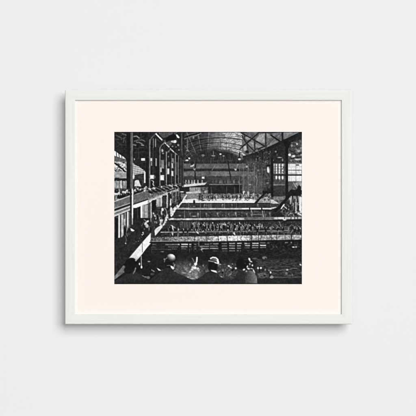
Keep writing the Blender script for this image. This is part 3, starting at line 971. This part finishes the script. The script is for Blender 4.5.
    line([(290.4, 199), (290.4, 204)], .8, 205)
    line([(295.6, 202.4), (295.7, 212)], .7, 205)
    figure(293.2, 213.6, 10, 30, 801)
    figure(297.6, 214, 11, 28, 802)
    figure(287.6, 212, 8, 36, 803)
    figure(282.4, 214.6, 7.5, 110, 804)
    line([(293, 206), (293.6, 212)], .9, 110)
    rect(299.2, 197, 302, 214, T(236, 10, 1, 2, 177), .95)
    line([(300.4, 198), (300.2, 214)], .4, 185)
    poly([(284, 211), (292, 210), (302, 213.6), (302, 217), (284, 217)], T(74, 30, .9, .9, 178), .9)
    arc(291.2, 215.6, 2.6, 2.2, 150, 380, .7, 165)
    ell(287.4, 213, .9, .8, 150); ell(281.4, 211.6, 1.0, .5, 110, 1, -40)
    poly([(296, 211), (302, 214.6), (302, 216.6), (295, 213)], 205, .8)
    specks(283, 209, 300, 217, 26, 22, 40, .4, .9, .8, 40)
    # ---------- diagonal white parapet of the promenade
    poly([(177.4, 206.6), (181, 202), (186, 194.4), (187.2, 195.4), (183.4, 200.4), (179.6, 206), (178, 208.6)], T(224, 18, 1, 1, 180))
    poly([(169.4, 214), (173, 208.6), (177.4, 204.4), (178.6, 206.4), (175, 211.6), (171.4, 217.4)], T(222, 34, .9, 1, 181))
    poly([(163, 225), (166.6, 215.6), (168.4, 213.4), (168.6, 218), (165, 224.4), (161, 227.4)], T(218, 34, 1, 1, 182))
    poly([(154.4, 230), (158, 227), (163, 224), (164.4, 224), (160, 230.4), (155, 236)], T(216, 30, 1, 1.2, 183))
    poly([(159, 225), (161.4, 219), (163, 219.6), (162, 226)], 210, .8)
    specks(160, 206, 178, 228, 40, 36, 90, .4, .8, .75, 41, lambda x, y: abs((y - 226) + (x - 161) * 1.2) < 4)
    ell(170.6, 203.6, .7, 2.4, 230)
    ell(171.2, 209.8, 1.2, 2.6, 205)
    line([(169.4, 193), (169.8, 219)], .9, 48, .7)
    line([(168.3, 213), (168.5, 226)], 1.0, 60, .6)
    # near white parapet
    poly([(114.4, 276.5), (118, 272), (125, 263.4), (131, 255.6), (142.2, 242.4), (146.6, 237.4), (150.6, 233), (151, 243.4), (146.4, 248.6), (141.2, 255.6), (136.4, 261.4), (130, 268), (121, 277), (114.4, 281.4)],
         lambda X, Y: 236 - 118 * np.clip((Y - 255) / 9, 0, 1) + 14 * (vnoise(X, Y, 1.4, 1.4, 184) - .5) * 2)
    for k in range(26):
        t = k / 25
        x, y = 148 - t * 30, 240.5 + t * 34
        line([(x - .6, y - 2), (x + .4, y + 2)], .4, 205 - 110 * min(1, t * 1.6), .45)
    line([(142.3, 242.6), (142.4, 252)], .6, 90)
    line([(131, 255.2), (136.5, 248.6), (142.2, 242)], .6, 90, .5)
    rect(151.2, 218, 154.2, 241.6, T(58, 14, .8, 2, 185))
    rect(150.2, 240, 154.4, 241.8, 88, .8)
    # ---------- front deck edge (long bright platform)
    def deckv(X, Y):
        k = np.interp(X, [150, 158, 178, 195, 212, 220, 226, 236, 244, 250, 262, 285, 302], [92, 104, 140, 150, 168, 205, 214, 224, 215, 178, 165, 165, 165])
        return k + 46 * (2 * vnoise(X, Y, 1.3, 1.0, 186) - 1) + 22 * (2 * vnoise(X, Y, .6, .6, 187) - 1)
    poly([(151, 237.4), (178, 236.6), (210, 236.2), (242, 235.6), (272, 235), (302, 234.8), (302, 239.6), (272, 240), (242, 240.8), (210, 241.4), (178, 241.6), (151, 241.8)], deckv)
    line([(152, 241.4), (178, 241), (195, 240.8)], .7, 190, .6)
    for x, wd in ((194.4, .6), (218.4, .8), (227, 1.0), (206, .5), (237.6, .5), (251.6, .8), (258.4, .7), (260.8, .6), (276.6, .6), (271.4, .4), (291.4, 1.0), (285, .5), (164.2, .6), (301.4, .6), (247, .4)):
        line([(x, 235), (x + .2, 240.6)], wd, 46, .85)
    specks(152, 236, 302, 241, 120, 40, 100, .3, .7, .6, 42)
    specks(215, 236, 250, 241, 40, 225, 252, .3, .8, .8, 43)
    line([(150, 242.5), (210, 242.4), (242, 241.8), (302, 240.4)], 1.2, 24)
    # ---------- near water, slats of the deck wall
    poly([(146, 249), (151, 243), (302, 241), (302, 285), (114, 285), (114, 280), (130, 268), (141, 256)], T(38, 14, 1.5, .9, 190))
    rect(152, 243, 200, 252, T(46, 14, 1.4, 1.0, 191), .9)
    sl = [(165.4, 177.8, 244.6, 120), (178, 179.6, 244.5, 205), (181.4, 188, 244.4, 220), (189.2, 191.2, 244.4, 190), (152.4, 156, 244.6, 96), (181, 187.4, 246.7, 165), (189, 191, 246.6, 130), (194, 196, 244.4, 120), (194, 196, 246.8, 100), (168, 178, 246.9, 92), (181.5, 186, 248.8, 112),
          (164, 171, 249.6, 88), (152, 168, 249.4, 66), (194.5, 196, 248.8, 110), (172, 177, 249, 80), (205, 209, 244.2, 120), (200, 209, 246.4, 130), (201, 209, 248.6, 140), (210, 212, 243.8, 110), (213, 218.6, 243.8, 150), (210, 217.6, 246.2, 125), (210, 218, 248.4, 160), (213, 217, 251, 105),
          (221.6, 227, 243.6, 120), (222, 227, 246, 122), (222, 227.4, 248.6, 135), (222.4, 227.6, 251, 145), (229, 235, 243.5, 165), (229, 235, 245.8, 140), (229, 235, 248.3, 165), (229.2, 235, 250.8, 200), (237, 241.6, 243.4, 190), (237, 241, 245.8, 150), (237, 241, 248.2, 125), (236.6, 238.8, 250.8, 240), (240, 241, 250.8, 190),
          (244.4, 247.4, 243.5, 185), (248, 250, 243.6, 120), (252.2, 258.6, 243.3, 190), (260.2, 265.4, 243, 120), (267.6, 269.4, 243, 110), (245, 250, 245.6, 165), (252, 258.4, 245.4, 175), (260, 266, 245.4, 235), (244.6, 249.6, 247.8, 100), (252, 258.2, 247.6, 135), (260, 266, 247.5, 125), (247, 250, 250.6, 90), (253, 258, 250.4, 105),
          (285, 288, 242.6, 125), (290.6, 291.8, 242.6, 150)]
    for x0, x1, y, v in sl:
        rect(x0, y - .55, x1, y + .55, T(v, 18, .8, 2, int(x0 * 7 + y)), .95, .4)
        line([(x0, y + 1.15), (x1, y + 1.15)], .5, 30, .6)
    for x in (180.4, 188.6, 192.6, 219.6, 228.2, 236, 251.2, 259.3):
        line([(x, 242.8), (x, 253)], .9, 26, .8)
    specks(222, 252.6, 228, 254.6, 12, 90, 150, .3, .8, .9, 44)
    ell(224.6, 253.8, 2.6, .6, 130)
    line([(199, 240.8), (198.6, 246), (202, 247.6), (203, 248.2)], .8, 110)
    line([(204, 248.6), (201, 249.6), (203, 252), (201.6, 254), (203.8, 257.2), (202.4, 259)], .9, 160)
    for pts, v in (([(189.4, 249), (189.6, 255)], 84), ([(186.4, 250), (187, 254)], 66), ([(182.4, 255), (182.2, 258.4)], 128), ([(273, 253), (275.4, 255.4), (272, 256.6)], 120), ([(281, 252), (280.4, 256), (282.6, 259.2)], 120), ([(284.8, 250), (284, 252)], 120), ([(271, 249.6), (274.4, 247)], 70), ([(276, 246), (279, 250)], 62), ([(287.4, 246), (291, 244)], 64), ([(292, 251.4), (296, 250)], 84), ([(286, 255.6), (291, 256.6)], 88), ([(293.6, 244.4), (299, 246.6)], 70)):
        line(pts, .8, v, .85)
    ell(293.4, 247.1, 1.3, .6, 225); ell(296.2, 247, 1.0, .6, 190); ell(283.4, 250, .9, .7, 110); ell(276.6, 246.8, .9, .9, 78); ell(273.4, 246.6, .7, .9, 70)
    specks(268, 242, 302, 262, 90, 62, 96, .3, .8, .6, 45)
    specks(152, 250, 300, 262, 130, 58, 88, .3, 1.0, .5, 46)
    specks(146, 252, 215, 264, 60, 20, 30, .4, 1.0, .6, 47)
    ell(162.4, 251.8, 1.5, .6, 175); ell(154, 247, 1.8, .7, 74); line([(151.4, 247), (151.4, 253), (158, 252.4)], .6, 72)
    def ripple(X, Y):
        d = np.clip((Y - 242) / 42, 0.05, 1)
        n1 = vnoise(X / (1.2 + 2.6 * d), Y / (.35 + .75 * d), 1, 1, 520)
        n2 = vnoise(X / (.6 + 1.2 * d), Y / (.25 + .4 * d), 1, 1, 521)
        lit = np.clip((X - 200) / 60, 0, 1) * .7 + .3
        return 37 + .6 * lit * (44 * np.clip(n1 - .45, 0, 1) ** 1.2 * 2 + 18 * (n2 - .5))
    poly([(151, 252), (302, 249), (302, 281), (118, 281), (132, 268), (142, 256)], ripple, .85, 1.5)
    # swell streaks right
    rect(255, 259, 302, 279, T(60, 30, 2.2, .8, 192), .7, 1.5)
    for pts, v in (([(271, 270), (276, 270.8), (282, 270), (288, 270), (293, 268.4), (297, 268.2)], 112), ([(270, 277.4), (286, 277.4), (302, 277)], 98), ([(276, 266), (282, 266.6), (289, 266.4)], 84), ([(272, 273.4), (280, 274), (286, 273)], 76), ([(259, 263), (268, 262.4), (276, 263.4)], 74), ([(290, 262), (299, 263)], 66)):
        line(pts, .8, v, .8)
    ell(287.2, 269.8, 1.0, .8, 180); ell(286.4, 273.4, 1.3, 1.5, 110); ell(292.4, 275, .7, 1.1, 118); ell(300.6, 264.8, 1.2, .8, 195, 1, 35); ell(301.4, 273, .5, 1.2, 120)
    for x, y, rx, ry, v in ((264.6, 257.8, 2.4, 1.4, 128), (265.6, 258.6, 1.0, 1.0, 60), (258, 268, .8, 1.1, 222), (260.9, 268, .9, 1.0, 240), (265.2, 269.8, .6, .9, 165), (270.6, 272.4, .8, 1.0, 228), (271.6, 277, 1.8, 1.4, 160), (269, 270.4, .7, .6, 130), (259.4, 270.6, .8, 1.6, 28), (269.8, 275.4, .8, 1.4, 26), (254.8, 258.6, 2.2, .8, 92), (258.6, 259.8, 1.6, .6, 84)):
        ell(x, y, rx, ry, v)
    glow(262.6, 275.4, 4.6, 2.6, T(104, 44, .9, .8, 199), .9)
    arc(262.6, 275.4, 4.0, 2.3, 190, 330, .8, 115, .8)
    arc(262.4, 275.8, 3.4, 1.9, 10, 150, .8, 105, .7)
    ell(264.6, 275.8, 1.2, .8, 34)
    rect(254, 279, 302, 285, T(46, 6, 3, 1, 193), .85, .8)
    # splashes
    for cx, cy, rx, ry, v in ((181, 270, 6, 5, 84), (190, 273, 8, 5, 112), (194, 270, 5, 4, 130), (193, 277.4, 5.5, 2.4, 120), (205.5, 269, 3.4, 3.4, 88), (184, 272, 3, 1.6, 140), (178, 268, 3.5, 5, 96), (186, 268, 10, 7, 92), (204, 271, 7, 6, 78), (194, 275, 7, 4, 128)):
        glow(cx, cy, rx, ry, T(v, 40, 1.1, .9, int(cx)), .85)
    for x, y, rx, ry, v, an in ((194.2, 267.6, 2.5, 1.5, 240, 10), (192, 269.4, 1.2, 1.0, 215, 0), (197.8, 268.6, 1.2, 1.2, 190, 0), (190.2, 271.6, 1.4, .8, 205, -40), (184.2, 273, 2.0, .7, 170, 10), (185.6, 269.6, 1.0, 1.0, 130, 0), (188, 277.4, .9, .9, 165, 0), (192, 278.6, 2.2, .6, 170, 0), (196.6, 277, 1.4, .9, 165, -30),
                                (198.6, 270.6, .9, .7, 170, 0), (190, 264.4, .8, 1.4, 130, 10), (203.2, 265.6, .7, .9, 130, 0), (207, 271.6, 1.8, .9, 120, 0), (209, 268, .8, 1.2, 100, 0), (194.6, 273.8, 3.0, .6, 165, -12), (190.4, 275, 2.4, .6, 140, 12)):
        ell(x, y, rx, ry, v, .95, an)
    specks(184, 266, 200, 280, 70, 60, 190, .3, .8, .7, 48)
    specks(200, 264, 210, 273, 30, 36, 120, .3, .8, .7, 49)
    line([(192.4, 258.4), (194, 261.4), (195.2, 264.4)], 1.1, 112)
    line([(197.0, 257.6), (196.8, 261), (195.4, 265.2)], 1.5, 225)
    ell(193.6, 266.2, 1.2, .9, 150)
    ell(195.6, 264, 1.6, 1.2, 238)
    glow(227.5, 272, 12, 8, T(86, 34, 1.0, .8, 195), .9)
    specks(217, 264, 239, 279, 130, 60, 135, .3, .9, .65, 50)
    specks(217, 264, 239, 279, 50, 26, 44, .3, .9, .7, 51)
    for x, y, rx, ry, v, an in ((228.8, 266, 1.0, .8, 235, 20), (230.8, 267.4, 1.3, .7, 200, 30), (235.8, 268.3, .9, .9, 238, 0), (232.4, 264, .7, .7, 120, 0), (223, 270.4, .7, 1.4, 145, 0), (221.4, 276.8, 1.2, .8, 150, 30), (230, 274.6, 1.6, .6, 140, -40), (222.6, 272.6, .8, 1.1, 24, 0), (232.6, 270, .8, 1.4, 28, 10), (219, 271.6, 1.2, .6, 120, -30)):
        ell(x, y, rx, ry, v, .95, an)
    # white drips at the left
    line([(141.2, 256), (141.5, 267.6)], .8, 165)
    ell(141.5, 267.2, .8, 1.2, 248); ell(139.5, 264, .7, 1.1, 235); ell(142.2, 276.5, 1.5, .9, 220); ell(145, 277, 2.4, .9, 110); ell(148.2, 277.6, 1.8, 1.4, 105)
    poly([(156.8, 268), (158.6, 268.6), (161.2, 270.6), (158.6, 270.6)], 232)
    ell(163, 270.2, 1.4, .5, 90); ell(148.9, 261.5, 1.2, .6, 155); ell(153.4, 271, 1.4, .6, 140, 1, 35); ell(151.8, 270, .5, .8, 130); ell(152.4, 274, 2.0, 1.2, 78)
    # ---------- spectators in the foreground, seen from behind
    body = T(50, 4, 2, 2, 196)
    poly([(114, 285), (114, 281.4), (121, 277.6), (126.4, 274.4), (129, 271), (134, 271), (141, 274.6), (147, 279.4), (150, 285)], body)
    ell(130.6, 264.4, 5.9, 5.8, 30, 1, 0, .5)
    ell(128.2, 270, 4.2, 3.6, 32, 1, 0, .6)
    line([(124.4, 264.6), (137.4, 262.2)], 2.2, 28)
    ell(131.4, 259.8, 3.8, 2.0, 30)
    line([(135.4, 268.6), (134.8, 271), (133.4, 273.4)], 1.2, 112); ell(135.6, 268.4, .6, 1.0, 125)
    poly([(147, 285), (152, 278), (160, 272.4), (166, 268), (172, 268.6), (177, 273), (186, 277), (194, 280.6), (202, 276), (208, 271.4), (216, 272), (220, 276.6), (226, 280), (236, 279), (239, 272), (244, 270), (252, 270), (256, 276), (258, 285)], body)
    rect(114, 280.4, 302, 285, T(45, 5, 3, 1.2, 197), .7, .8)
    ell(169.4, 262.6, 4.3, 5.4, lambda X, Y: 30 + 26 * np.clip((X - 169) / 5, 0, 1), 1, 0, .5)

    def dome(cx, cy, rx, ry, lo, hi):
        def f(X, Y):
            a_, b_ = (X - cx) / rx, (Y - cy) / ry
            z = np.sqrt(np.clip(1 - a_ * a_ - b_ * b_, 0, 1))
            n = np.clip(.42 * a_ - .62 * b_ + .66 * z, 0, 1)
            return lo + (hi - lo) * n ** 2.1 + 26 * n * (vnoise(X, Y, .9, .9, 530) - .5)
        return f
    ell(170.6, 258.4, 5.0, 4.6, dome(170.6, 258.4, 5.0, 4.6, 34, 250), 1, 0, .35)
    ell(168.4, 263.4, 3.6, 2.8, 32, 1, 8, .5)
    line([(165.4, 260.8), (169, 261.4), (172.4, 262.2), (174.6, 261.8)], .8, 40)
    ell(173.6, 263.6, .7, 1.1, 96)
    arc(169.4, 262, 5.0, 4.6, 180, 240, .9, 112)
    ell(164.3, 259.2, .7, .9, 130)
    poly([(170.4, 265.6), (172.4, 266.2), (174.4, 268), (173, 269.6), (171, 267.6)], 245)
    line([(173.8, 267), (174.8, 264.4)], .9, 150)
    ell(174.8, 271, .9, .6, 110)
    line([(167, 265.6), (170, 265.4)], .7, 105)
    # boater with a light crown
    ell(212.8, 266.6, 4.8, 5.4, 30, 1, 0, .5)
    poly([(209.6, 261.6), (210.4, 258.4), (212.4, 257.1), (215.8, 257.3), (218, 259.2), (218.9, 263.2), (214, 262.6)],
         lambda X, Y: 78 + 46 * np.clip((X - 211) / 8, 0, 1) + 16 * (vnoise(X, Y, .9, .9, 531) - .5))
    line([(210.6, 258.4), (212.8, 257.3), (215.8, 257.6), (217.8, 259.4), (218.7, 262.4)], 1.1, 236)
    line([(210, 260.6), (214, 261.4), (218.2, 262.6)], .9, 44)
    line([(217.4, 260.6), (218.2, 263)], 1.5, 245)
    line([(208.8, 260.8), (213, 261.8), (217, 263.2), (220.4, 264.4)], 1.1, 165)
    line([(209.8, 262.2), (214, 263), (217, 264.4)], 1.3, 28)
    line([(215, 262.6), (218.4, 263.6)], .9, 235)
    poly([(210.8, 270), (213.6, 270.2), (216.2, 270.8), (217, 272.8), (214, 272), (211.6, 271.2)], 246)
    # bare-headed man and neighbour in a pale jacket
    ell(240.6, 264, 4.6, 5.6, 30, 1, 0, .5)
    ell(246, 264.4, 3.2, 4.2, 34, 1, 0, .5)
    poly([(232, 285), (235, 277), (239.4, 270.4), (244, 270), (247, 276), (247.4, 285)], body)
    poly([(244.4, 272), (247, 270.4), (251, 270.6), (254.4, 271.6), (256.2, 277), (257.2, 285), (245.6, 285)],
         lambda X, Y: 66 + 44 * np.clip((X - 246) / 9, 0, 1) + 14 * (vnoise(X, Y, 1.6, 2.4, 198) - .5))
    line([(256.2, 276), (257, 284)], .8, 135, .8)
    for x, y, rx, ry, v, an in ((249.4, 259.2, .9, 1.5, 228, -25), (250.8, 261.4, 1.6, .7, 205, 25), (249.8, 264, .8, 1.2, 150, 0), (252.4, 265.4, .8, .9, 240, 0), (247.3, 266.6, .7, 1.2, 215, 25), (248.4, 268.6, 1.4, .8, 225, 20), (251.6, 268.6, 1.6, .6, 170, 10), (244, 269.6, 1.2, .8, 238, -20), (246.4, 271.2, .8, .7, 165, 0), (253.6, 270.6, .6, 1.2, 215, -25), (254.6, 272.2, .6, 1.0, 170, -20),
                                (249.6, 266.6, .8, .8, 60, 0), (250.6, 267.4, .8, .5, 30, 0), (245.4, 263.4, .6, .6, 66, 0)):
        ell(x, y, rx, ry, v, .95, an)
    # narrow darker margin of the printed negative
    line([(114, 283.5), (302, 283.5)], .7, 26, .8)
    line([(114.4, 132.2), (302, 132.2)], .6, 24, .7)
    line([(301.7, 166), (301.7, 283)], .5, 60, .5)
    # the lens and the wet plate: slightly ragged, slightly soft shapes, then silver grain
    X, Y = np.meshgrid(gx, gy)

    def step(v, a, b):
        t = np.clip((v - a) / (b - a), 0, 1)
        return t * t * (3 - 2 * t)

    def band(v, a, b, s):
        return step(v, a - s, a + s) * (1 - step(v, b - s, b + s))
    A = (0.20 + 0.22 * band(Y, 242, 280, 2) * step(X, 150, 158) + 0.25 * band(Y, 221, 242, 1) * step(X, 160, 170)
         + 0.40 * band(Y, 193, 202, 1) * band(X, 181, 262, 3) + 0.08 * band(Y, 133, 160, 2) * band(X, 186, 272, 4)
         + 0.5 * band(Y, 161, 172, 1) * band(X, 112, 126, 1) + 0.45 * band(X, 152, 186, 3) * band(Y, 196, 232, 4)
         + 0.3 * band(X, 270, 303, 2) * band(Y, 184, 217, 2) + 0.5 * band(X, 288, 303, 1) * band(Y, 140, 163, 1)
         + 0.45 * band(X, 114, 182, 2) * band(Y, 184, 197, 3) + 0.4 * band(X, 115, 150, 3) * band(Y, 133, 150, 2)
         + 0.45 * band(Y, 170, 184, 3) * band(X, 184, 246, 2))
    A = np.clip((A - 0.20) * 0.42 + 0.008, 0, 0.3) * (1 - .6 * band(Y, 251, 290, 2)) * (1 - .5 * band(Y, 221, 240, 2))
    dx = A * (2.6 * (vnoise(X, Y, 1.7, 1.7, 310) - .5) + 1.5 * (vnoise(X, Y, .7, .7, 311) - .5))
    dy = A * (2.6 * (vnoise(X, Y, 1.7, 1.7, 320) - .5) + 1.5 * (vnoise(X, Y, .7, .7, 321) - .5))
    fx_, fy_ = np.clip((X + dx - PX0) * (NX - 1) / (PX1 - PX0), 0, NX - 1.001), np.clip((Y + dy - PY0) * (NY - 1) / (PY1 - PY0), 0, NY - 1.001)
    i, j = fx_.astype(int), fy_.astype(int)
    u, w = fx_ - i, fy_ - j
    W = (IMG[j, i] * (1 - u) + IMG[j, i + 1] * u) * (1 - w) + (IMG[j + 1, i] * (1 - u) + IMG[j + 1, i + 1] * u) * w

    def blur(Z, sg):
        n = int(3 * sg) + 1
        ker = np.exp(-0.5 * (np.arange(-n, n + 1) / sg) ** 2)
        ker /= ker.sum()
        P = np.pad(Z, n, mode='edge')
        P = sum(kk * P[q:q + Z.shape[0], :] for q, kk in enumerate(ker))
        return sum(kk * P[:, q:q + Z.shape[1]] for q, kk in enumerate(ker))
    W = blur(W, 0.65)
    W = W + 0.48 * (W - blur(W, 3.2))
    W = W + 0.10 * blur(np.maximum(W - 120, 0), 7.0)             # halation round the lights
    haze = np.exp(-(((X - 214) / 34) ** 2 + ((Y - 178) / 22) ** 2))
    W = W + 0.13 * haze * (118 - W)                              # damp air at the far end
    q = np.random.default_rng(99)

    def grain(sg):
        z = blur(q.standard_normal(W.shape), sg)
        return z / z.std()
    g1, g2, g3 = grain(.8), grain(1.7), grain(3.8)
    mott = 1 + 0.04 * g2 + 0.045 * g3
    W = np.where(W < 215, W * mott, W)
    g = 2.6 * g1 + 2.0 * g2
    W = (W - 9) * 1.045
    kk = 0.5 + 0.5 * np.clip(W / 140, 0, 1)
    return np.clip(W + g * kk, 20, 253)


ink = draw_print()
alb = lin(ink) / E
ps = U * (D - MATY - 0.0004) / D
vx = (gx - CX) * ps - fx
vz = (CY - gy) * ps - fz
VX, VZ = np.meshgrid(vx, vz)
n_top = NX * NY
co = np.zeros((n_top + 8, 3))
co[:n_top, 0] = VX.ravel()
co[:n_top, 1] = -(MATY + 0.0004)
co[:n_top, 2] = VZ.ravel()
k = n_top
for yy in (-(MATY + 0.00036), -(MATY + 0.00002)):           # the sheet of paper under the ink
    for (xx, zz) in ((vx[0], vz[0]), (vx[-1], vz[0]), (vx[-1], vz[-1]), (vx[0], vz[-1])):
        co[k] = (xx, yy, zz)
        k += 1
idx = np.arange(n_top).reshape(NY, NX)
quads = np.stack([idx[:-1, :-1], idx[1:, :-1], idx[1:, 1:], idx[:-1, 1:]], -1).reshape(-1, 4)
b = n_top
extra = np.array([[b, b + 4, b + 5, b + 1], [b + 1, b + 5, b + 6, b + 2], [b + 2, b + 6, b + 7, b + 3], [b + 3, b + 7, b + 4, b],
                  [b, b + 3, b + 2, b + 1][::-1]])
quads = np.concatenate([quads, extra])
me = bpy.data.meshes.new("photographic_print")
me.vertices.add(len(co))
me.vertices.foreach_set("co", co.astype(np.float32).ravel())
me.loops.add(quads.size)
me.loops.foreach_set("vertex_index", quads.astype(np.int32).ravel())
me.polygons.add(len(quads))
me.polygons.foreach_set("loop_start", (np.arange(len(quads)) * 4).astype(np.int32))
me.update(calc_edges=True)
col = np.ones((len(co), 4), np.float32)
col[:n_top, 0] = alb.ravel()
col[:n_top, 1] = (alb * 1.0).ravel()
col[:n_top, 2] = (alb * 1.0).ravel()
col[n_top:, :3] = 0.7
at = me.attributes.new("ink", 'FLOAT_COLOR', 'POINT')
at.data.foreach_set("color", col.ravel())
me.validate()
pr = link("photographic_print", me, pic, [mat_print()])
pr["label"] = "black and white photograph of a crowded glass-roofed indoor swimming bath"
